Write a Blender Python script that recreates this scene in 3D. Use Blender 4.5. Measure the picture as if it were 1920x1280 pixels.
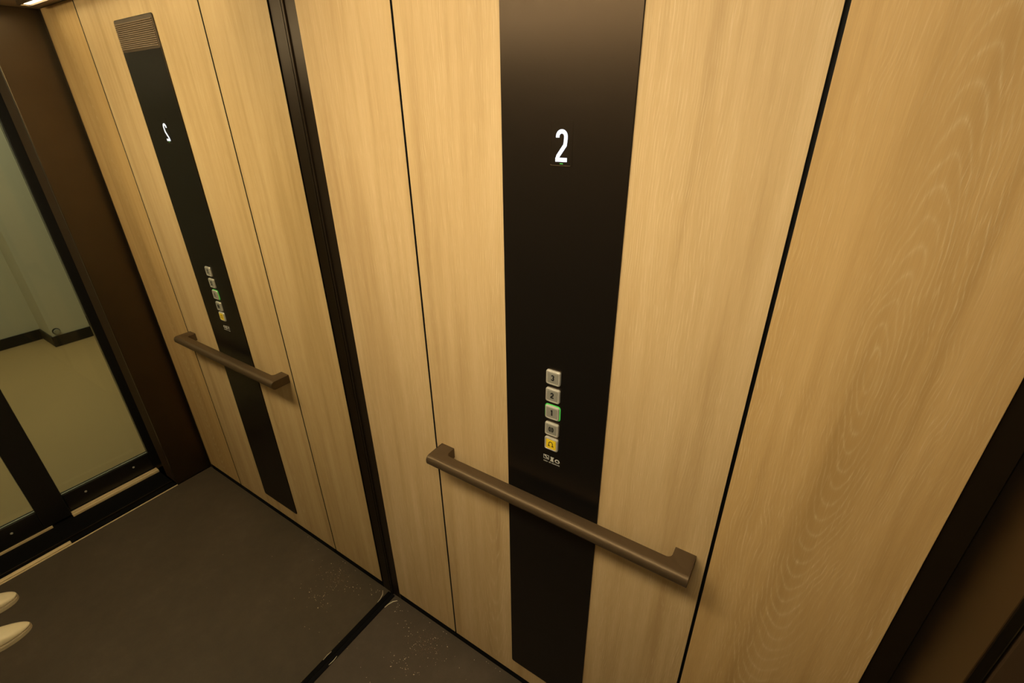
import bpy, bmesh, math, random
from mathutils import Vector, Matrix
for o in list(bpy.data.objects):
    bpy.data.objects.remove(o, do_unlink=True)
SC = bpy.context.scene
COL = SC.collection
# ---------------------------------------------------------------- camera
cd = bpy.data.cameras.new('camera'); cam = bpy.data.objects.new('camera', cd); COL.objects.link(cam)
cd.sensor_width = 36.0; cd.lens = 36.0 * 890.12 / 1920; cd.clip_start = 0.01; cd.clip_end = 60
R, U, F = (Vector(v) for v in ((.83759238, .54616576, -.01191504), (-.23391243, .3782644, .89565675), (-.49368409, .74740819, -.44458634)))
m = Matrix.Identity(4)
for i in range(3):
    m[i][0] = R[i]; m[i][1] = U[i]; m[i][2] = -F[i]
m.translation = (1.07672, -.756454, 1.698661)
cam.matrix_world = m
SC.camera = cam
# ---------------------------------------------------------------- world and exposure
w = bpy.data.worlds.new('world'); SC.world = w; w.use_nodes = True
w.node_tree.nodes['Background'].inputs[0].default_value = (.5, .5, .5, 1)
w.node_tree.nodes['Background'].inputs[1].default_value = .0
SC.view_settings.view_transform = 'Standard'; SC.view_settings.look = 'None'
SC.view_settings.exposure = 0.0; SC.view_settings.gamma = 1.0
SC.view_settings.use_curve_mapping = False
WARM = (1.0, .85, .57)
PANEL_STRENGTH, STRIP_STRENGTH, LANDING_STRENGTH = 23.0, 10.0, 2.6

# ---------------------------------------------------------------- materials
def new_mat(name):
    m = bpy.data.materials.new(name); m.use_nodes = True
    nt = m.node_tree
    return m, nt, nt.nodes['Principled BSDF']
def nd(nt, typ, **kw):
    n = nt.nodes.new(typ)
    for k, v in kw.items():
        setattr(n, k, v)
    return n
def math_(nt, op, a, b=None, c=None, clamp=False):
    n = nd(nt, 'ShaderNodeMath', operation=op, use_clamp=clamp)
    for i, v in enumerate((a, b, c)):
        if v is None: continue
        if isinstance(v, (int, float)): n.inputs[i].default_value = v
        else: nt.links.new(v, n.inputs[i])
    return n.outputs[0]
def noise(nt, vec, scale, detail=3, rough=.5, sx=1, sy=1, sz=1, off=(0, 0, 0)):
    mp = nd(nt, 'ShaderNodeMapping')
    mp.inputs['Scale'].default_value = (sx, sy, sz); mp.inputs['Location'].default_value = off
    nt.links.new(vec, mp.inputs['Vector'])
    n = nd(nt, 'ShaderNodeTexNoise')
    n.inputs['Scale'].default_value = scale; n.inputs['Detail'].default_value = detail; n.inputs['Roughness'].default_value = rough
    nt.links.new(mp.outputs[0], n.inputs['Vector'])
    return n.outputs['Fac']
def mixc(nt, fac, a, b):
    n = nd(nt, 'ShaderNodeMix', data_type='RGBA')
    for s, v in ((n.inputs['Factor'], fac), (n.inputs['A'], a), (n.inputs['B'], b)):
        if isinstance(v, (int, float)): s.default_value = v
        elif isinstance(v, tuple): s.default_value = v
        else: nt.links.new(v, s)
    return n.outputs['Result']
def ramp(nt, fac, *stops):
    n = nd(nt, 'ShaderNodeValToRGB')
    e = n.color_ramp.elements
    while len(e) < len(stops): e.new(.5)
    for el, (p, c) in zip(e, stops):
        el.position = p; el.color = c if len(c) == 4 else (*c, 1)
    nt.links.new(fac, n.inputs[0])
    return n.outputs[0]
def gpos(nt):
    return nd(nt, 'ShaderNodeNewGeometry').outputs['Position']
def sep(nt, v):
    s = nd(nt, 'ShaderNodeSeparateXYZ'); nt.links.new(v, s.inputs[0]); return s.outputs

def wood(name, axis, x0, z0, k, off, tone=(1, 1, 1), wave=.085, heart=.2):
    """limed oak laminate: pale upright pores, growth rings nested about (x0, z0)"""
    m, nt, b = new_mat(name)
    pos = gpos(nt); s = sep(nt, pos); x, z = s[axis], s[2]
    cmb = nd(nt, 'ShaderNodeCombineXYZ'); nt.links.new(x, cmb.inputs[0]); nt.links.new(z, cmb.inputs[2])
    cmb.inputs[1].default_value = off
    P = cmb.outputs[0]
    big = noise(nt, P, 1.0, 2, .5, 16, 1, 1.1)
    mid = noise(nt, P, 1.0, 3, .55, 55, 1, 2.2, (3, 0, 1))
    wig = noise(nt, P, 1.0, 3, .55, 7, 1, 2.4, (9, 2, 4))
    wig2 = noise(nt, P, 1.0, 2, .5, 50, 1, 14, (1, 7, 2))
    dx = math_(nt, 'ADD', math_(nt, 'SUBTRACT', x, x0), math_(nt, 'MULTIPLY_ADD', wig, wave, -wave / 2))
    dx = math_(nt, 'ADD', dx, math_(nt, 'MULTIPLY_ADD', wig2, .0036, -.0018))
    dz = math_(nt, 'MULTIPLY', math_(nt, 'SUBTRACT', z, z0), k)
    r = math_(nt, 'SQRT', math_(nt, 'ADD', math_(nt, 'MULTIPLY', dx, dx), math_(nt, 'MULTIPLY', dz, dz)))
    ring = math_(nt, 'FRACT', math_(nt, 'MULTIPLY', r, 225))
    line = math_(nt, 'POWER', math_(nt, 'ABSOLUTE', math_(nt, 'MULTIPLY_ADD', ring, 2, -1)), 4.0)
    pore = noise(nt, P, 1.0, 2, .6, 700, 1, 20, (2, 5, 0))
    pore = math_(nt, 'MULTIPLY_ADD', pore, 2.8, -.85, True)
    patch = noise(nt, P, 1.0, 2, .5, 10, 1, 1.6, (4, 4, 8))
    patch = math_(nt, 'MULTIPLY_ADD', patch, 5.0, -2.0, True)
    brk = math_(nt, 'MULTIPLY_ADD', noise(nt, P, 1.0, 2, .6, 120, 1, 14, (5, 9, 1)), 4.0, -1.5, True)
    core = math_(nt, 'MULTIPLY', math_(nt, 'MULTIPLY_ADD', math_(nt, 'ABSOLUTE', dx), -1 / .05, 1.15, True), heart)
    patch = math_(nt, 'MAXIMUM', patch, core); brk = math_(nt, 'MAXIMUM', brk, math_(nt, 'MULTIPLY', core, .8))
    vein = math_(nt, 'MULTIPLY', math_(nt, 'MULTIPLY', line, pore), math_(nt, 'MULTIPLY', math_(nt, 'MULTIPLY_ADD', patch, .92, .08), brk))
    fine = noise(nt, P, 1.0, 3, .6, 900, 1, 18, (6, 1, 3))
    base = ramp(nt, math_(nt, 'ADD', math_(nt, 'MULTIPLY', big, .6), math_(nt, 'MULTIPLY', mid, .4)),
                *[(p, tuple(a * t for a, t in zip(c_, tone))) for p, c_ in ((.30, (.44, .288, .125)), (.5, (.585, .405, .198)), (.72, (.68, .49, .262)))])
    pore2 = math_(nt, 'MULTIPLY', math_(nt, 'MULTIPLY_ADD', noise(nt, P, 1.0, 2, .6, 520, 1, 22, (8, 3, 6)), 5.0, -2.9, True), math_(nt, 'MULTIPLY_ADD', noise(nt, P, 1.0, 2, .5, 22, 1, 3, (2, 8, 8)), 3.0, -.8, True))
    dark = math_(nt, 'MULTIPLY', math_(nt, 'MULTIPLY_ADD', fine, 2.6, -1.0, True), .30)
    base = mixc(nt, math_(nt, 'MULTIPLY', core, .22), base, (.36, .225, .085, 1))
    c = mixc(nt, dark, base, (.36, .225, .085, 1))
    c = mixc(nt, math_(nt, 'MULTIPLY', vein, .60), c, (.86, .70, .44, 1))
    c = mixc(nt, math_(nt, 'MULTIPLY', pore2, .38), c, (.86, .68, .42, 1))
    nt.links.new(c, b.inputs['Base Color'])
    b.inputs['Roughness'].default_value = .55; b.inputs['Specular IOR Level'].default_value = .3
    h = math_(nt, 'ADD', math_(nt, 'MULTIPLY', vein, .6), math_(nt, 'ADD', math_(nt, 'MULTIPLY', fine, .35), math_(nt, 'MULTIPLY', pore2, .5)))
    bp = nd(nt, 'ShaderNodeBump'); bp.inputs['Strength'].default_value = .35; bp.inputs['Distance'].default_value = .0012
    nt.links.new(h, bp.inputs['Height']); nt.links.new(bp.outputs[0], b.inputs['Normal'])
    return m

def satin(name, col, rough=.4, metal=0.0, var=.12, scale=40, bump=0.0, spec=.5, tint=None):
    m, nt, b = new_mat(name)
    n = noise(nt, gpos(nt), scale, 3, .6)
    lo = tuple(c * (1 - var) for c in col) + (1,); hi = tuple(min(1, c * (1 + var)) for c in col) + (1,)
    nt.links.new(mixc(nt, n, lo, hi), b.inputs['Base Color'])
    nt.links.new(math_(nt, 'MULTIPLY_ADD', n, .08, rough - .04), b.inputs['Roughness'])
    b.inputs['Metallic'].default_value = metal; b.inputs['Specular IOR Level'].default_value = spec
    if tint: b.inputs['Specular Tint'].default_value = (*tint, 1)
    if bump:
        bp = nd(nt, 'ShaderNodeBump'); bp.inputs['Strength'].default_value = bump; bp.inputs['Distance'].default_value = .0006
        nt.links.new(noise(nt, gpos(nt), scale * 12, 2), bp.inputs['Height']); nt.links.new(bp.outputs[0], b.inputs['Normal'])
    return m
def glow(name, col, strength):
    m, nt, b = new_mat(name)
    b.inputs['Base Color'].default_value = (*[c * .6 for c in col], 1)
    b.inputs['Emission Color'].default_value = (*col, 1); b.inputs['Emission Strength'].default_value = strength
    return m

M = {}
M['wood_l'] = wood('oak_left', 0, .16, 1.1, .03, 0.0, wave=.05)
M['wood_c'] = wood('oak_centre', 0, .50, 1.58, .05, 3.0, wave=.05)
M['wood_r'] = wood('oak_right', 0, 1.182, 1.36, .125, 7.0, (.99, .92, .76), heart=.72)
M['panel_b'] = satin('dark_brown_panel', (.10, .072, .042), .5, 0, .1, 20)  # unseen back wall, coloured dark to cut light bounced onto the front wall
M['black'] = satin('black_satin_plate', (.0055, .0050, .0044), .33, 0, .1, 120, spec=.4, tint=(1, .68, .42))
M['gap'] = satin('black_backing', (.006, .005, .004), .7)
M['rubber'] = satin('black_rubber', (.0035, .003, .003), .8, spec=.12)
M['bronze'] = satin('bronze_anodised', (.082, .054, .029), .45, .3, .1, 60, .15, tint=(1, .8, .55))
M['trim'] = satin('dark_bronze_trim', (.012, .0080, .0045), .38, 0, .1, 50, spec=.3, tint=(1, .68, .42))
M['jamb'] = satin('brown_satin_metal', (.115, .085, .055), .38, 1.0, .10, 8)
M['jamb_return'] = satin('brown_matt_metal', (.050, .028, .013), .6, 0, .1, 8, spec=.1)
M['grille'] = satin('lit_grille', (.085, .058, .033), .5, .1, .1, 60)  # lamplight on the head of the control panel put into this brown
M['louvre'] = satin('lit_louvre', (.24, .165, .095), .5, .1, .1, 60)  # light caught by the upturned slats is put into their paler colour
M['ceiling'] = satin('bronze_ceiling', (.34, .25, .16), .6, 0, .06, 10)
M['frame'] = satin('black_door_frame', (.009, .0075, .006), .4, .1)
M['steel'] = satin('brushed_steel', (.68, .64, .55), .34, .5, .06, 200)
M['steel_face'] = satin('matt_steel', (.33, .315, .265), .45, .3, .06, 300)
M['ink'] = satin('black_ink', (.01, .01, .009), .5)
M['yellow'] = satin('yellow_enamel', (.85, .60, .02), .35, 0, .04, 80)
M['white_ink'] = satin('white_print', (.62, .60, .54), .5)
M['alu'] = satin('worn_aluminium', (.84, .64, .36), .55, .2, .1, 30)
M['digit'] = glow('lit_numeral', (.74, .82, 1.0), 1.05)
M['green'] = glow('green_halo', (.08, .62, .08), .45)
M['lamp'] = glow('led_diffuser', WARM, PANEL_STRENGTH)
M['strip'] = glow('led_strip', WARM, STRIP_STRENGTH)
M['landing_lamp'] = glow('landing_diffuser', (1.0, .93, .70), LANDING_STRENGTH)
M['plaster'] = satin('landing_plaster', (.66, .64, .50), .8, 0, .03, 3)
M['landing_floor'] = satin('landing_vinyl', (.58, .41, .19), .5, 0, .06, 2.5)
M['stop'] = satin('grey_rubber', (.36, .36, .28), .6)
M['skirt'] = satin('dark_skirting', (.012, .010, .007), .5)
M['sock'] = satin('shoe_lining', (.30, .22, .13), .8)
M['shoe'] = satin('cream_leather', (.88, .74, .49), .42, 0, .05, 30, .2)
M['sole'] = satin('cream_rubber_sole', (.68, .56, .37), .6, 0, .05, 30)
M['welt'] = satin('tan_welt', (.36, .27, .16), .6)
M['dust'] = satin('sawdust', (.62, .50, .33), .8, 0, .3, 400)
M['dust_d'] = satin('brown_dust', (.17, .10, .055), .9, 0, .3, 200)
M['sliver'] = satin('pale_wood_chip', (.70, .60, .42), .7, 0, .1, 300)
def mirror_mat():
    m, nt, b = new_mat('mirror_silver')
    b.inputs['Base Color'].default_value = (.82, .81, .72, 1); b.inputs['Metallic'].default_value = 1; b.inputs['Roughness'].default_value = .008
    return m
M['mirror'] = mirror_mat()
def glass_mat():
    m, nt, b = new_mat('clear_glass')
    out = nt.nodes['Material Output']; nt.nodes.remove(b)
    t = nd(nt, 'ShaderNodeBsdfTransparent'); t.inputs[0].default_value = (.94, .97, .93, 1)
    g = nd(nt, 'ShaderNodeBsdfGlossy'); g.inputs['Roughness'].default_value = .01
    fr = nd(nt, 'ShaderNodeFresnel'); fr.inputs[0].default_value = 1.45
    mx = nd(nt, 'ShaderNodeMixShader')
    nt.links.new(fr.outputs[0], mx.inputs[0]); nt.links.new(t.outputs[0], mx.inputs[1]); nt.links.new(g.outputs[0], mx.inputs[2])
    nt.links.new(mx.outputs[0], out.inputs[0])
    return m
M['glass'] = glass_mat()
def floor_mat():
    m, nt, b = new_mat('dark_brown_vinyl')
    p = gpos(nt)
    n1 = noise(nt, p, 3.5, 4, .6); n2 = noise(nt, p, 260, 2, .5); n3 = noise(nt, p, 22, 4, .7)
    c = ramp(nt, math_(nt, 'ADD', math_(nt, 'MULTIPLY', n1, .6), math_(nt, 'MULTIPLY', n3, .4)),
             (.3, (.052, .038, .024)), (.55, (.070, .051, .033)), (.75, (.094, .070, .048)))
    c = mixc(nt, math_(nt, 'MULTIPLY', n2, .25), c, (.11, .085, .055, 1))
    nt.links.new(c, b.inputs['Base Color']); b.inputs['Roughness'].default_value = .62; b.inputs['Specular IOR Level'].default_value = .3
    bp = nd(nt, 'ShaderNodeBump'); bp.inputs['Strength'].default_value = .2; bp.inputs['Distance'].default_value = .0005
    nt.links.new(n2, bp.inputs['Height']); nt.links.new(bp.outputs[0], b.inputs['Normal'])
    return m
M['floor'] = floor_mat()

# ---------------------------------------------------------------- helpers
def link(name, bm, mat, parent=None, smooth=False):
    me = bpy.data.meshes.new(name)
    bmesh.ops.recalc_face_normals(bm, faces=bm.faces[:])
    bm.to_mesh(me); bm.free()
    for mt in (mat if isinstance(mat, (list, tuple)) else [mat]): me.materials.append(mt)
    if smooth:
        for p in me.polygons: p.use_smooth = True
    o = bpy.data.objects.new(name, me); COL.objects.link(o)
    if parent is not None: o.parent = parent
    return o
def empty(name, loc):
    o = bpy.data.objects.new(name, None); COL.objects.link(o); o.location = loc; o.empty_display_size = .05
    return o
def tag(o, label, cat, group=None):
    o['label'] = label; o['category'] = cat
    if group: o['group'] = group
    return o
def struct(o, label=None):
    o['kind'] = 'structure'
    if label: o['label'] = label
    return o
def add_box(bm, x0, x1, y0, y1, z0, z1, bev=0.0, mi=0):
    r = bmesh.ops.create_cube(bm, size=1)
    vs = r['verts']
    for v in vs:
        v.co = Vector(((x0 + x1) / 2 + v.co.x * (x1 - x0), (y0 + y1) / 2 + v.co.y * (y1 - y0), (z0 + z1) / 2 + v.co.z * (z1 - z0)))
    fs = {f for v in vs for f in v.link_faces}
    for f in fs:
        f.material_index = mi; f.normal_update()
    if bev:
        es = list({e for v in vs for e in v.link_edges})
        bmesh.ops.bevel(bm, geom=es, offset=bev, segments=2, affect='EDGES', profile=.5)
def box(name, x0, x1, y0, y1, z0, z1, mat, parent=None, bev=0.0):
    """a box in world coordinates; a child keeps its place under a parent Empty"""
    ox, oy, oz = parent.location if parent is not None and parent.type == 'EMPTY' else (0, 0, 0)
    bm = bmesh.new(); add_box(bm, x0 - ox, x1 - ox, y0 - oy, y1 - oy, z0 - oz, z1 - oz, bev)
    if isinstance(mat, (list, tuple)):       # second material on the narrow edges of a board
        for f in bm.faces:
            if abs(f.normal.y) < .5: f.material_index = 1
    return link(name, bm, mat, parent)
def rrect(w, h, r, n=5):
    pts = []
    for cx, cy, a in ((w / 2 - r, h / 2 - r, 0), (-w / 2 + r, h / 2 - r, 90), (-w / 2 + r, -h / 2 + r, 180), (w / 2 - r, -h / 2 + r, 270)):
        for i in range(n + 1):
            t = math.radians(a + 90 * i / n)
            pts.append((cx + r * math.cos(t), cy + r * math.sin(t)))
    return pts
def loft(bm, loops, cap0=True, cap1=True):
    """loops of (x, z, depth) on the wall: depth sticks out of the wall towards -y"""
    rings = [[bm.verts.new((x, -d, z)) for x, z, d in lp] for lp in loops]
    n = len(rings[0])
    for a, b in zip(rings, rings[1:]):
        for i in range(n):
            bm.faces.new((a[i], a[(i + 1) % n], b[(i + 1) % n], b[i]))
    if cap0: bm.faces.new(rings[0])
    if cap1: bm.faces.new(rings[-1])
def stroke(bm, pts, wdt, d0, d1, closed=False):
    """a flat pen stroke in the wall plane (x, z), standing out from depth d0 to d1"""
    n = len(pts); L = []; Rr = []
    for i, p in enumerate(pts):
        a = Vector(pts[i - 1] if (i > 0 or closed) else p); c = Vector(pts[(i + 1) % n] if (i < n - 1 or closed) else p); p = Vector(p)
        d1_ = (p - a).normalized() if (p - a).length > 1e-9 else (c - p).normalized()
        d2_ = (c - p).normalized() if (c - p).length > 1e-9 else d1_
        t = (d1_ + d2_)
        t = t.normalized() if t.length > 1e-6 else d1_
        nn = Vector((-t.y, t.x)); k = max(.45, nn.dot(Vector((-d1_.y, d1_.x))))
        L.append(p + nn * wdt / 2 / k); Rr.append(p - nn * wdt / 2 / k)
    def V(p, d): return bm.verts.new((p.x, -d, p.y))
    l1 = [V(p, d1) for p in L]; r1 = [V(p, d1) for p in Rr]; l0 = [V(p, d0) for p in L]; r0 = [V(p, d0) for p in Rr]
    for i in range(n if closed else n - 1):
        j = (i + 1) % n
        bm.faces.new((l1[i], l1[j], r1[j], r1[i])); bm.faces.new((l0[i], l0[j], l1[j], l1[i])); bm.faces.new((r1[i], r1[j], r0[j], r0[i]))
    if not closed:
        bm.faces.new((l0[0], l1[0], r1[0], r0[0])); bm.faces.new((l0[-1], l1[-1], r1[-1], r0[-1]))
def arc(cx, cy, rx, ry, a0, a1, n=10):
    return [(cx + rx * math.cos(math.radians(a0 + (a1 - a0) * i / n)), cy + ry * math.sin(math.radians(a0 + (a1 - a0) * i / n))) for i in range(n + 1)]
def numeral(bm, ch, w, h, t, d0, d1):
    """narrow bold figures 1, 2 and 3 centred on the origin of the wall plane"""
    x = w / 2 - t / 2; y = h / 2 - t / 2
    if ch == '2':
        r = x
        pts = [(-x, y - r * 1.25)] + arc(0, y - r, x, r, 180, 0, 12) + [(x, y - r * 1.5)] + [(x * .86, h * .02), (-x * .80, -y + t * .9), (-x * .97, -y + t * .1)]
        stroke(bm, pts, t, d0, d1); stroke(bm, [(-w / 2, -y), (w / 2, -y)], t, d0, d1)
    elif ch == '1':
        stroke(bm, [(w * .08, -h / 2), (w * .08, h / 2)], t, d0, d1)
        stroke(bm, [(-w * .30, h * .30), (w * .06, h / 2 - t * .55)], t * .9, d0, d1)
    elif ch == '3':
        r = h / 4 - t / 4
        stroke(bm, arc(0, r, x, r, 165, -90, 12), t, d0, d1)
        stroke(bm, arc(0, -r, x, r, 90, -165, 12), t, d0, d1)

# ================================================================ SETTING
# levels and lines measured on the panel wall (metres): floor z = 0, wall face y = 0, mirror face x = 0
XA, XB, XC, XD, XE, XF, XG = .0477, .3234, .5625, .8025, 1.0401, 1.3241, 1.36
ZW, ZC = .037, 2.015
YB = -1.44                                   # the wall behind the photographer
floor = struct(box('floor', -.02, 1.356, YB - .05, .03, -.05, 0, M['floor']))
ceiling = struct(box('ceiling', -.02, 1.62, YB - .05, .03, ZC, ZC + .05, M['ceiling']))
wall_front = struct(box('wall_front', -.02, XG + .05, .016, .05, 0, ZC, M['gap']))
for nm, x0, x1, mt in (('wood_panel', XA, XB - .0026, M['wood_l']), ('wood_panel', XB + .0026, XE - .003, M['wood_c']), ('wood_panel', XE + .003, XF, M['wood_r'])):
    box(nm, x0, x1, 0, .0158, ZW, ZC - .002, [mt, M['gap']], wall_front, .0008)
baseboard_front = struct(box('baseboard_front', XA, XG, .004, .0158, 0, ZW - .002, M['rubber']))
wall_back = struct(box('wall_back', -.02, XG + .05, YB - .05, YB - .016, 0, ZC, M['gap']))
for x0, x1 in ((.02, .45), (.455, .90), (.905, 1.34)):
    box('wood_panel', x0, x1, YB - .0158, YB, ZW, ZC - .002, M['panel_b'], wall_back, .0008)
baseboard_back = struct(box('baseboard_back', .0, XG, YB - .0158, YB - .004, 0, ZW - .002, M['rubber']))
wall_left = struct(box('wall_left', -.05, -.0205, YB, .0, 0, ZC, M['gap']))
baseboard_left = struct(box('baseboard_left', 0.0003, .0175, YB, -.0005, 0.0001, .003, M['rubber'], None, .0008))
# corner trims: a narrow bead in the corner and a flat strip beside it
trim_1 = struct(box('trim_1', .0075, XA - .001, .0035, .0158, 0, ZC - .001, M['trim'], None, .001))
box('bead', .0003, .0072, -.0004, .0158, 0, ZC - .001, M['trim'], trim_1, .0015)
trim_2 = struct(box('trim_2', XF + .001, XG - .0005, .0035, .0158, 0, ZC - .001, M['trim'], None, .001))

# ---------------------------------------------------------------- door side (seen in the mirror)
def jamb(name, y0, y1):
    j = struct(box(name, XG, 1.374, y0, y1, 0, ZC, M['jamb'], None, .002))
    if y1 > 0: box('return_panel', 1.3775, 1.48, y0 + .001, y1, 0, ZC, M['jamb_return'], j, .002)
    else: box('return_panel', 1.3775, 1.48, y0, y1 - .001, 0, ZC, M['jamb_return'], j, .002)
    return j
trim_3 = jamb('trim_3', -.157, .05)
trim_4 = jamb('trim_4', YB - .05, -1.13)
trim_5 = struct(box('trim_5', XG, 1.48, -1.1295, -.1575, 1.965, ZC, M['jamb'], None, .003))
for side, y0, y1 in (('a', -.105, .05), ('b', YB - .05, -1.16)):
    struct(box('wall_right', 1.482, 1.70, y0, y1, 0, 2.6, M['frame']))
struct(box('wall_right', 1.49, 1.70, -1.1595, -.1055, 2.012, 2.6, M['frame']))
# door sill
trim_6 = struct(box('trim_6', 1.358, 1.66, -1.1295, -.1575, -.05, -.012, M['rubber']))
box('nosing', 1.3562, 1.3625, -1.129, -.158, -.012, .0015, M['alu'], trim_6, .0006)
box('aluminium_rib', 1.3725, 1.3925, -1.129, -.588, -.012, .0005, M['alu'], trim_6, .0015)
box('rubber_cover', 1.3725, 1.3925, -.586, -.158, -.012, .0005, M['rubber'], trim_6, .0015)
box('aluminium_rib', 1.5645, 1.578, -.524, -.1575, -.012, .001, M['alu'], trim_6, .001)
box('aluminium_rib', 1.5815, 1.597, -.524, -.1575, -.012, .001, M['alu'], trim_6, .001)
box('aluminium_rib', 1.5640, 1.5672, -1.129, -.60, -.012, .001, M['alu'], trim_6, .0008)
box('ledge', 1.42, 1.425, -1.129, -.158, -.012, -.004, M['jamb'], trim_6)
def sliding_door(name, x0, x1, y0, y1, gy0, gy1, zg):
    """framed glass leaf: stiles, rails, pane and the two screws of the bottom rail"""
    d = struct(empty(name, ((x0 + x1) / 2, (y0 + y1) / 2, 0)))
    box('stile', x0, x1, gy1, y1, .004, 2.0, M['frame'], d, .002)
    box('stile', x0, x1, y0, gy0, .004, 2.0, M['frame'], d, .002)
    box('bottom_rail', x0, x1, gy0 + .0003, gy1 - .0003, .004, zg, M['frame'], d, .002)
    box('top_rail', x0, x1, gy0 + .0003, gy1 - .0003, 1.93, 2.0, M['frame'], d, .002)
    xm = (x0 + x1) / 2
    box('glass_pane', xm - .003, xm + .003, gy0 + .0005, gy1 - .0005, zg + .0003, 1.9295, M['glass'], d)
    for f in (.22, .78):
        bm = bmesh.new(); bmesh.ops.create_cone(bm, cap_ends=True, segments=12, radius1=.0055, radius2=.004, depth=.004)
        bmesh.ops.rotate(bm, verts=bm.verts, matrix=Matrix.Rotation(-math.pi / 2, 3, 'Y'))
        bmesh.ops.translate(bm, verts=bm.verts, vec=(x0 - .001 - d.location.x, gy0 + (gy1 - gy0) * f - d.location.y, .062))
        link('screw', bm, M['steel'], d)
    return d
sliding_door('door_1', 1.600, 1.632, -.60, -.1075, -.521, -.162, .098)
sliding_door('door_2', 1.566, 1.597, -1.125, -.5245, -1.05, -.624, .101)
# ---------------------------------------------------------------- the landing behind the glass
struct(box('floor.001', 1.66, 5.2, -3.2, 1.8, -.05, -.002, M['landing_floor']))
struct(box('ceiling.001', 1.71, 5.2, -3.2, 1.8, 2.6, 2.65, M['plaster']))
bm = bmesh.new()
add_box(bm, 4.19, 5.2, -3.2, .09, 0, 2.6); add_box(bm, 3.89, 5.2, .0901, 1.8, 0, 2.6)
wl = struct(link('wall_landing', bm, M['plaster']))
bm = bmesh.new()
add_box(bm, 4.178, 4.1899, -3.2, .078, 0, .085, .002); add_box(bm, 3.878, 4.1899, .078, .0899, 0, .085, .002); add_box(bm, 3.878, 3.8899, .09, 1.8, 0, .085, .002)
struct(link('baseboard_landing', bm, M['skirt']))
struct(box('wall_north', 1.71, 5.2, 1.8, 1.85, 0, 2.6, M['plaster']))
struct(box('wall_south', 1.71, 5.2, -3.25, -3.2, 0, 2.6, M['plaster']))
ds = tag(empty('door_stop', (3.878, .125, .122)), 'small round grey door stop low on the landing wall corner', 'door stop')
for nm, r, d0, d1, mt in (('base_disc', .026, 0, .012, M['frame']), ('rubber_cap', .021, .0121, .03, M['stop'])):
    bm = bmesh.new(); bmesh.ops.create_cone(bm, cap_ends=True, segments=20, radius1=r, radius2=r * .9, depth=d1 - d0)
    bmesh.ops.rotate(bm, verts=bm.verts, matrix=Matrix.Rotation(-math.pi / 2, 3, 'Y'))
    bmesh.ops.translate(bm, verts=bm.verts, vec=(.012 - (d0 + d1) / 2, 0, 0))
    link(nm, bm, mt, ds)

# ---------------------------------------------------------------- lamps
def ceiling_light(name, x0, x1, y0, y1, z, fw, lampmat, framemat, label, drop=.012):
    c = tag(empty(name, ((x0 + x1) / 2, (y0 + y1) / 2, z)), label, 'light')
    bm = bmesh.new(); cx, cy = c.location.x, c.location.y
    for a in ((x0, x1, y0, y0 + fw), (x0, x1, y1 - fw, y1), (x0, x0 + fw, y0 + fw, y1 - fw), (x1 - fw, x1, y0 + fw, y1 - fw)):
        add_box(bm, a[0] - cx, a[1] - cx, a[2] - cy, a[3] - cy, -drop, 0)
    link('frame', bm, framemat, c)
    box('diffuser', x0 + fw, x1 - fw, y0 + fw, y1 - fw, z - drop * .6, z - .0005, lampmat, c)
    return c
cl = tag(empty('ceiling_light', (.57, -.72, ZC)), 'long warm white box light hung under the middle of the lift ceiling', 'light')
box('mounting_plate', .04, 1.10, -.84, -.60, ZC - .008, ZC - .0005, M['bronze'], cl, .001)
box('diffuser', .06, 1.08, -.82, -.62, ZC - .06, ZC - .0085, M['lamp'], cl, .008)
ceiling_light('strip_light', .12, 1.23, -.085, -.05, ZC, .005, M['strip'], M['bronze'], 'narrow warm strip light along the ceiling edge above the control panel')
ceiling_light('landing_light', 2.4, 3.6, -1.6, .6, 2.6, .03, M['landing_lamp'], M['plaster'], 'pale ceiling light of the landing behind the glass doors')

# ================================================================ MIRROR
mi = tag(box('mirror', -.006, 0, YB + .004, -.0006, .0002, ZC - .004, M['mirror']), 'full height wall mirror left of the corner, reflecting the glass doors', 'mirror')
box('backing_board', -.0195, -.0062, YB + .006, -.002, .002, ZC - .006, M['gap'], mi)

# ================================================================ CONTROL PANEL
PX, PZ0, PZ1 = (XC + XD) / 2, .106, 1.9343
PW, PH, PT = XD - XC, PZ1 - PZ0, .003
cop = tag(empty('control_panel', (PX, 0, PZ0)), 'tall black lift control panel with steel buttons and lit number on oak wall', 'control panel')
bm = bmesh.new()
zc = PH / 2
out = rrect(PW, PH, .007, 5); inn = rrect(PW - .0016, PH - .0016, .0064, 5)
loft(bm, [[(x, z + zc, -.0002) for x, z in out], [(x, z + zc, PT - .0008) for x, z in out], [(x, z + zc, PT) for x, z in inn]])
link('plate', bm, M['black'], cop)
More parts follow.
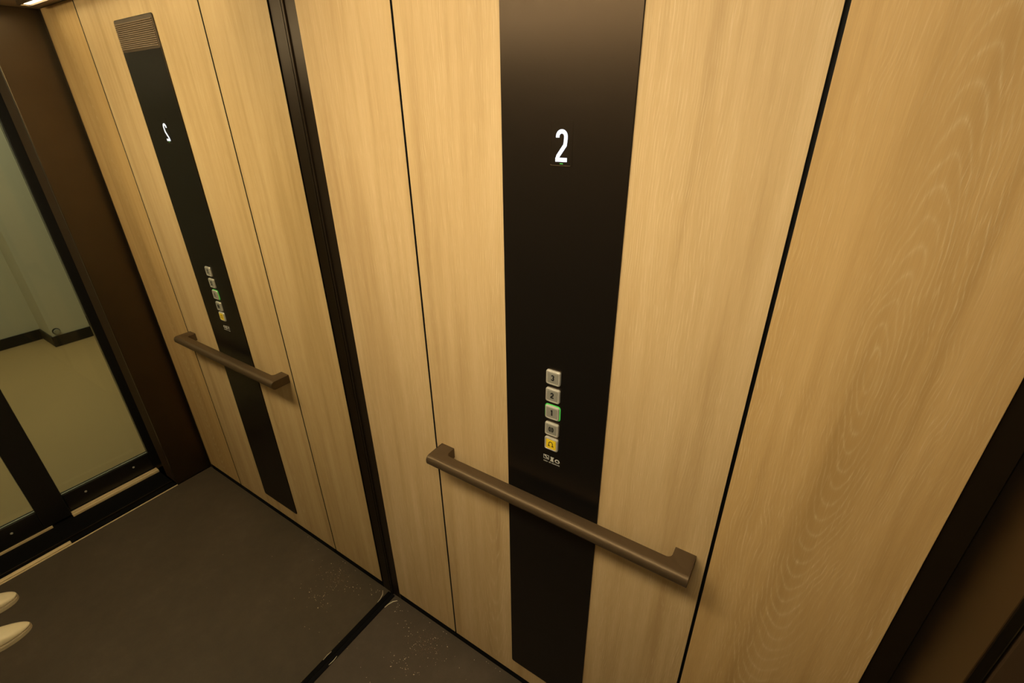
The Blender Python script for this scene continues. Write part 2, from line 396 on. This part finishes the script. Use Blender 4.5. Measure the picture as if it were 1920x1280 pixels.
# grille: a frame of thin louvres at the head of the plate
bm = bmesh.new(); gw, gh = PW - .005, .079
go = [(x, z + 1.8925 - PZ0) for x, z in rrect(gw, gh, .006, 5)]; gi = [(x, z + 1.8925 - PZ0) for x, z in rrect(gw - .001, gh - .001, .0055, 5)]
loft(bm, [[(x, z, PT - .0001) for x, z in go], [(x, z, PT + .0003) for x, z in go], [(x, z, PT + .0006) for x, z in gi]])
g = link('grille', bm, M['grille'], cop)
for i in range(14):
    z = 1.8602 + i * .00472 - PZ0
    bm = bmesh.new()
    prof = [(-.0014, 0), (-.0010, .0018), (.0002, .0024), (.0013, .0016), (.0015, 0)]
    ends = [[bm.verts.new((sx, -PT - .0006 - d, z + dz)) for dz, d in prof] for sx in (-.1145, .1145)]
    for k in range(4): bm.faces.new((ends[0][k], ends[0][k + 1], ends[1][k + 1], ends[1][k]))
    bm.faces.new(ends[0]); bm.faces.new(ends[1]); bm.faces.new((ends[0][0], ends[0][4], ends[1][4], ends[1][0]))
    link('louvre', bm, M['louvre'], g)
# display window with its lit figure
BX = .682 - PX
def wall_part(name, bm, x, z, mat, parent, smooth=False):
    for v in bm.verts: v.co += Vector((x, 0, z))
    return link(name, bm, mat, parent, smooth)
bm = bmesh.new()
o_ = rrect(.041, .070, .0035, 4); i_ = rrect(.0385, .0675, .003, 4)
loft(bm, [[(x, z, PT - .0001) for x, z in o_], [(x, z, PT + .0003) for x, z in o_], [(x, z, PT + .0003) for x, z in i_], [(x, z, PT + .0001) for x, z in i_]])
disp = wall_part('display', bm, BX, 1.642 - PZ0, M['black'], cop)
bm = bmesh.new(); numeral(bm, '2', .0215, .050, .0064, PT + .0002, PT + .0007)
nu = wall_part('numeral', bm, BX + .0005, 1.6385 - PZ0, M['digit'], disp); nu['label'] = 'white glowing figure 2'
bm = bmesh.new(); stroke(bm, [(-.003, 0), (.003, 0)], .0012, PT + .0002, PT + .0005)
wall_part('indicator', bm, BX + .001, 1.6105 - PZ0, M['green'], disp)
bm = bmesh.new(); stroke(bm, [(-.0195, .0012), (-.0175, 0), (.0185, 0)], .0009, PT + .0002, PT + .0016)
wall_part('lower_edge', bm, BX, 1.6075 - PZ0, M['bronze'], disp)
# buttons
def button(z, ch, label):
    s, hgt = .0335, .0052
    bm = bmesh.new()
    L = lambda w_, r_, d: [(x, zz, PT + d) for x, zz in rrect(w_, w_, r_, 4)]
    loft(bm, [L(s, .0045, -.0001), L(s, .0045, hgt - .0022), L(s - .0012, .0042, hgt - .0008), L(s - .004, .0035, hgt), L(s - .0075, .002, hgt), L(s - .0082, .002, hgt - .0006), L(s - .0090, .002, hgt - .0006)])
    b = wall_part('button', bm, BX, z - PZ0, M['steel'], cop); b['label'] = label
    bm = bmesh.new()
    loft(bm, [L(s - .0092, .0018, hgt - .0010), L(s - .0092, .0018, hgt - .0001), L(s - .0098, .0016, hgt + .0001)])
    f = wall_part('button_face', bm, BX, z - PZ0, M['yellow'] if ch == 'bell' else M['steel_face'], b)
    if ch == 'bell':
        f['label'] = 'yellow enamel face'
    d0, d1 = hgt + .0001 + PT, hgt + .0004 + PT
    bm = bmesh.new()
    if ch in '123':
        numeral(bm, ch, .0078 if ch != '1' else .0070, .0140, .0029, d0, d1)
    elif ch == 'bell':
        pts = [(-.0066, -.0050), (-.0048, -.0036), (-.0045, .0010)] + arc(0, .0010, .0045, .0052, 180, 0, 10) + [(.0048, -.0036), (.0066, -.0050)]
        stroke(bm, pts, .0017, d0, d1)
        stroke(bm, [(-.0070, -.0052), (-.0018, -.0052)], .0017, d0, d1); stroke(bm, [(.0018, -.0052), (.0070, -.0052)], .0017, d0, d1)
    else:                                    # door-open sign: two half discs and a bar between
        for sgn in (1, -1):
            stroke(bm, [(sgn * x, y) for x, y in arc(.0022, 0, .0030, .0058, 90, -90, 10)], .0022, d0, d1)
            stroke(bm, [(sgn * .0024, -.0050), (sgn * .0024, .0050)], .0013, d0, d1)
        stroke(bm, [(0, -.0066), (0, .0066)], .0014, d0, d1)
    wall_part('numeral' if ch in '123' else 'symbol', bm, BX - .0005, z + .0008 - PZ0, M['ink'], b)
    if ch == '1':
        bm = bmesh.new()
        stroke(bm, [(x, zz) for x, zz in rrect(s + .0012, s + .0012, .0048, 4)], .0020, PT - .0001, PT + .0012, True)
        h = wall_part('halo_ring', bm, BX, z - PZ0, M['green'], b); h['label'] = 'lit green ring'
for z, ch, lb in ((1.1945, '3', 'square steel button marked 3, topmost'), (1.1515, '2', 'square steel button marked 2'), (1.1080, '1', 'square steel button marked 1 with a lit green ring'),
                  (1.0640, 'open', 'square steel button with the door open sign'), (1.0240, 'bell', 'yellow alarm button with a bell')):
    button(z, ch, lb)
# white pictograms and the tiny line of print below the buttons
d0, d1 = PT - .0001, PT + .0002
bm = bmesh.new()
stroke(bm, [(-.0065, -.005), (.0065, -.005), (.0065, .005), (-.0065, .005)], .0011, d0, d1, True)
stroke(bm, [(-.0042, .0022), (-.002, .0028), (.0008, -.0008), (.0045, -.0028)], .0024, d0, d1)
wall_part('pictogram', bm, .6685 - PX, .9805 - PZ0, M['white_ink'], cop)['label'] = 'framed white sign, left of three'
bm = bmesh.new()
stroke(bm, [(-.0045, .0052), (.0045, .0052)], .0022, d0, d1); stroke(bm, [(-.0045, -.0052), (.0045, -.0052)], .0022, d0, d1)
stroke(bm, [(0, .005), (0, -.005)], .0062, d0, d1)
wall_part('pictogram', bm, .6835 - PX, .9792 - PZ0, M['white_ink'], cop)['label'] = 'white waisted sign, middle of three'
bm = bmesh.new()
stroke(bm, arc(0, -.0006, .0048, .0048, 200, -20, 12), .0028, d0, d1); stroke(bm, [(-.0042, -.0036), (.0042, -.0036)], .0020, d0, d1)
wall_part('pictogram', bm, .6968 - PX, .9785 - PZ0, M['white_ink'], cop)['label'] = 'white arched sign, right of three'
bm = bmesh.new(); rnd = random.Random(4); x = -.0218
for word in (4, 2, 7):
    for _ in range(word):
        wd = .0021 + rnd.random() * .0006
        if rnd.random() < .5:
            stroke(bm, [(x, -.0013), (x, .0013)], .0007, d0, d1); stroke(bm, [(x + wd * .6, -.0013), (x + wd * .6, .0013)], .0007, d0, d1); stroke(bm, [(x, rnd.choice((-.001, 0, .001))), (x + wd * .6, 0)], .0006, d0, d1)
        else:
            stroke(bm, arc(x + wd * .35, 0, wd * .36, .0012, 40, 330, 6), .0007, d0, d1)
        x += wd * 1.22
    x += .0022
wall_part('lettering', bm, .684 - PX, .9683 - PZ0, M['white_ink'], cop)

# ================================================================ HANDRAIL
HX0, HX1, HZ0, HZ1, HB, HF = .345, 1.017, .850, .880, -.032, -.066
LW, FR = .042, .011
hr = tag(empty('handrail', ((HX0 + HX1) / 2, 0, HZ0)), 'brown bronze handrail fixed across the black control panel', 'handrail')
ox = hr.location.x
def fillet(cx, cy, r, a0, a1, n=6):
    return [(cx + r * math.cos(math.radians(a0 + (a1 - a0) * i / n)), cy + r * math.sin(math.radians(a0 + (a1 - a0) * i / n))) for i in range(n + 1)]
e = .0016
outl = [(HX0 + e, 0), (HX0 + e, HF), (HX1 - e, HF), (HX1 - e, 0), (HX1 - LW, 0)]
outl += fillet(HX1 - LW - FR, HB + FR, FR, 0, -90) + fillet(HX0 + LW + FR, HB + FR, FR, -90, -180) + [(HX0 + LW, 0)]
bm = bmesh.new()
lo = [bm.verts.new((x - ox, y, 0)) for x, y in outl]; hi = [bm.verts.new((x - ox, y, HZ1 - HZ0)) for x, y in outl]
bm.faces.new(lo); bm.faces.new(hi)
for i in range(len(outl)):
    j = (i + 1) % len(outl); bm.faces.new((lo[i], lo[j], hi[j], hi[i]))
bm.edges.ensure_lookup_table()
fe = [ed for ed in bm.edges if all(abs(v.co.y - HF) < 1e-6 for v in ed.verts) and abs(ed.verts[0].co.z - ed.verts[1].co.z) < 1e-6]
bmesh.ops.bevel(bm, geom=fe, offset=.0135, segments=7, affect='EDGES', profile=.5)
be = [ed for ed in bm.edges if len(ed.link_faces) == 2 and ed.calc_face_angle(0) > 1.2 and not all(abs(v.co.y) < 1e-6 for v in ed.verts) and abs(ed.verts[0].co.z - ed.verts[1].co.z) < 1e-6 and max(v.co.y for v in ed.verts) > HB - .002]
bmesh.ops.bevel(bm, geom=be, offset=.0012, segments=2, affect='EDGES', profile=.5)
rail = link('rail', bm, M['bronze'], hr, True)
md = rail.modifiers.new('weighted_normals', 'EDGE_SPLIT'); md.split_angle = math.radians(35)
for x0, x1 in ((HX0, HX0 + e - .0001), (HX1 - e + .0001, HX1)):
    bm = bmesh.new(); N = 6
    r = .013; pts = [(0, 0)] + [(HF + r - r * math.sin(math.radians(a)), r - r * math.cos(math.radians(a))) for a in [90 * i / N for i in range(N + 1)]]
    pts += [(HF + r - r * math.cos(math.radians(a)), .030 - r + r * math.sin(math.radians(a))) for a in [90 * i / N for i in range(N + 1)]] + [(0, .030)]
    A = [bm.verts.new((x0 - ox, y, z)) for y, z in pts]; B = [bm.verts.new((x1 - ox, y, z)) for y, z in pts]
    bm.faces.new(A); bm.faces.new(B)
    for i in range(len(pts)):
        j = (i + 1) % len(pts); bm.faces.new((A[i], A[j], B[j], B[i]))
    link('end_cap', bm, M['bronze'], hr)

# ================================================================ SHOES (worn by whoever holds the camera, seen in the mirror)
def shoe(name, cx, ytip, yaw, side, pointy, label):
    """length .255 m; local +y runs to the toe, tip at the origin; side = +1 when the big toe lies at +x"""
    root = tag(empty(name, (cx, ytip, 0)), label, 'shoe', "photographer's shoes"); root.rotation_euler.z = yaw
    Lh, n, k = .255, 28, 12
    def half(s, inner):                       # s = 0 at the toe, 1 at the heel
        w_ = .038 if s < .45 else .038 - .010 * min(1, (s - .45) / .35)
        toe = min(1, s / .30); w_ *= (1 - (1 - toe) ** pointy) ** .55
        if s > .86: w_ *= math.sqrt(max(0, 1 - ((s - .86) / .14) ** 2)) * .98 + .02
        return w_ * (1.0 if inner else 1.07)
    def bend(s): return side * .010 * max(0, 1 - s / .5) ** 1.5
    def hgt(s):                               # ridge of the upper
        if s < .42: return .020 + .040 * (s / .42) ** .75
        return .060 + .012 * (s - .42)
    S = [((i / n) ** 1.3) * .999 + .0005 for i in range(n + 1)]
    # sole
    bm = bmesh.new()
    L_ = [(half(s, side < 0) * 1.09 + .0035, half(s, side > 0) * 1.09 + .0035, s) for s in S]
    outline = [(bend(s) - l, -s * Lh) for l, r, s in L_] + [(bend(s) + r, -s * Lh) for l, r, s in reversed(L_)]
    rings = [[bm.verts.new((x, y, z)) for x, y in outline] for z in (0.0002, .012)]
    bm.faces.new(rings[0]); bm.faces.new(rings[1])
    for i in range(len(outline)):
        j = (i + 1) % len(outline); bm.faces.new((rings[0][i], rings[0][j], rings[1][j], rings[1][i]))
    sole = link('sole', bm, M['sole'], root)
    # welt: a thin darker seam where the upper meets the sole
    bm = bmesh.new()
    w1 = [bm.verts.new((x, y, .0121)) for x, y in outline]; w2 = [bm.verts.new((x * .90, y - .0030, .0150)) for x, y in outline]
    for i in range(len(outline)):
        j = (i + 1) % len(outline); bm.faces.new((w1[i], w1[j], w2[j], w2[i]))
    bm.faces.new(w2)
    link('welt', bm, M['welt'], root)
    # upper with the opening for the foot behind s = .42
    bm = bmesh.new(); grid = []
    for s in S:
        l, r, hh = half(s, side < 0), half(s, side > 0), hgt(s)
        row = []
        open_ = 0 if s < .42 else min(1, (s - .42) / .10)
        tmax = 1 - .62 * open_ if s < .93 else 1 - .62
        for q in range(k + 1):
            u = -1 + 2 * q / k
            sg = -1 if u < 0 else 1; a = (1 - abs(u)) * tmax          # 0 at the sole edge, 1 at the ridge
            ww = (l if sg < 0 else r)
            x = sg * ww * math.cos(a * math.pi / 2) ** .8; z = .0157 + (hh - .0157) * math.sin(a * math.pi / 2) ** .8
            row.append((x + bend(s), -s * Lh, z))
        grid.append(row)
    V = [[bm.verts.new(p) for p in row] for row in grid]
    for i in range(n):
        for q in range(k):
            if S[i] >= .42 and k // 2 - 1 < q + .5 < k // 2 + 1: continue
            bm.faces.new((V[i][q], V[i][q + 1], V[i + 1][q + 1], V[i + 1][q]))
    bm.faces.new([V[n][q] for q in range(k + 1)])
    up = link('upper', bm, M['shoe'], root, True)
    so = up.modifiers.new('thickness', 'SOLIDIFY'); so.thickness = .002; so.offset = -1
    ss = up.modifiers.new('smooth', 'SUBSURF'); ss.levels = 1; ss.render_levels = 1
    bm = bmesh.new()
    ins = [(bend(s) - half(s, side < 0) * .9, -s * Lh) for s in S if .3 < s < .97] + [(bend(s) + half(s, side > 0) * .9, -s * Lh) for s in reversed(S) if .3 < s < .97]
    a_ = [bm.verts.new((x, y, .0158)) for x, y in ins]; b_ = [bm.verts.new((x, y, .019)) for x, y in ins]
    bm.faces.new(a_); bm.faces.new(b_)
    for i in range(len(ins)):
        j = (i + 1) % len(ins); bm.faces.new((a_[i], a_[j], b_[j], b_[i]))
    link('insole', bm, M['sock'], root)
shoe('shoe', 1.016, -.814, math.radians(19), 1, 1.7, 'cream pointed leather shoe on brown floor, farther from the door sill')
shoe('shoe', 1.238, -.798, math.radians(4), -1, 2.8, 'cream rounder toed leather shoe on brown floor, nearer the door sill')

# ================================================================ SAWDUST AND CHIPS
rnd = random.Random(11)
bm = bmesh.new()
spots = [(.245, -.070, .045, 70), (.21, -.16, .03, 18), (.25, -.17, .02, 12), (.07, -.035, .02, 12), (.13, -.06, .015, 8), (.31, -.16, .02, 4), (.45, -.035, .06, 6), (.12, -.22, .1, 10), (.5, -.2, .2, 8)]
for cx, cy, sg, n in spots:
    for _ in range(n):
        x = cx + rnd.gauss(0, sg); y = min(-.006, cy + rnd.gauss(0, sg * .7)); x = max(.022, x)
        if y < -1.2 or x > 1.3: continue
        s = rnd.uniform(.0006, .0016) * (1.6 if rnd.random() < .12 else 1); a = rnd.uniform(0, 6.28)
        c, sn = math.cos(a), math.sin(a); h = s * .6
        b0 = [bm.verts.new((x + c * p - sn * q, y + sn * p + c * q, .0001)) for p, q in ((-s, -s * .5), (s, -s * .6), (s * .7, s * .6), (-s * .8, s * .4))]
        t0 = bm.verts.new((x + rnd.uniform(-.3, .3) * s, y, h))
        bm.faces.new(b0)
        for i in range(4): bm.faces.new((b0[i], b0[(i + 1) % 4], t0))
sd = link('sawdust', bm, M['dust']); sd['kind'] = 'stuff'; sd['label'] = 'pale sawdust specks scattered on the floor near the corner'; sd['category'] = 'sawdust'
bm = bmesh.new()
for _ in range(420):
    x = .25 + rnd.gauss(0, .035); y = min(-.006, -.07 + rnd.gauss(0, .028)); s = rnd.uniform(.0006, .0014)
    v = [bm.verts.new((x + s * math.cos(a), y + s * math.sin(a), .00008)) for a in (0, 2.1, 4.2)]; t0 = bm.verts.new((x, y, s * .6))
    bm.faces.new(v)
    for i in range(3): bm.faces.new((v[i], v[(i + 1) % 3], t0))
sd = link('brown_dust', bm, M['dust_d']); sd['kind'] = 'stuff'; sd['label'] = 'patch of fine brown dust on the floor beside the wall base'; sd['category'] = 'dust'
def sliver(pts, wd, h, label):
    bm = bmesh.new()
    rows = []
    for i, (x, y, z) in enumerate(pts):
        t = Vector(pts[min(i + 1, len(pts) - 1)]) - Vector(pts[max(i - 1, 0)]); t.z = 0; t.normalize(); nn = Vector((-t.y, t.x, 0))
        k = wd * (.5 if i in (0, len(pts) - 1) else 1)
        p = Vector((x, y, z))
        rows.append([bm.verts.new(p - nn * k), bm.verts.new(p + nn * k), bm.verts.new(p + nn * k * .6 + Vector((0, 0, h))), bm.verts.new(p - nn * k * .6 + Vector((0, 0, h)))])
    for a, b in zip(rows, rows[1:]):
        for i in range(4): bm.faces.new((a[i], a[(i + 1) % 4], b[(i + 1) % 4], b[i]))
    bm.faces.new(rows[0]); bm.faces.new(rows[-1])
    return tag(link('wood_sliver', bm, M['sliver']), label, 'wood chip')
sliver([(.040, -.010, .0002), (.028, -.022, .0002), (.021, -.040, .0002), (.019, -.056, .0002)], .0016, .0022, 'curved pale wood sliver in the floor corner below the dark trim')
sliver([(.0145, -.272, .0031), (.0165, -.288, .0031), (.0150, -.306, .0031)], .0012, .0015, 'straight pale wood sliver on the black strip at the mirror foot')
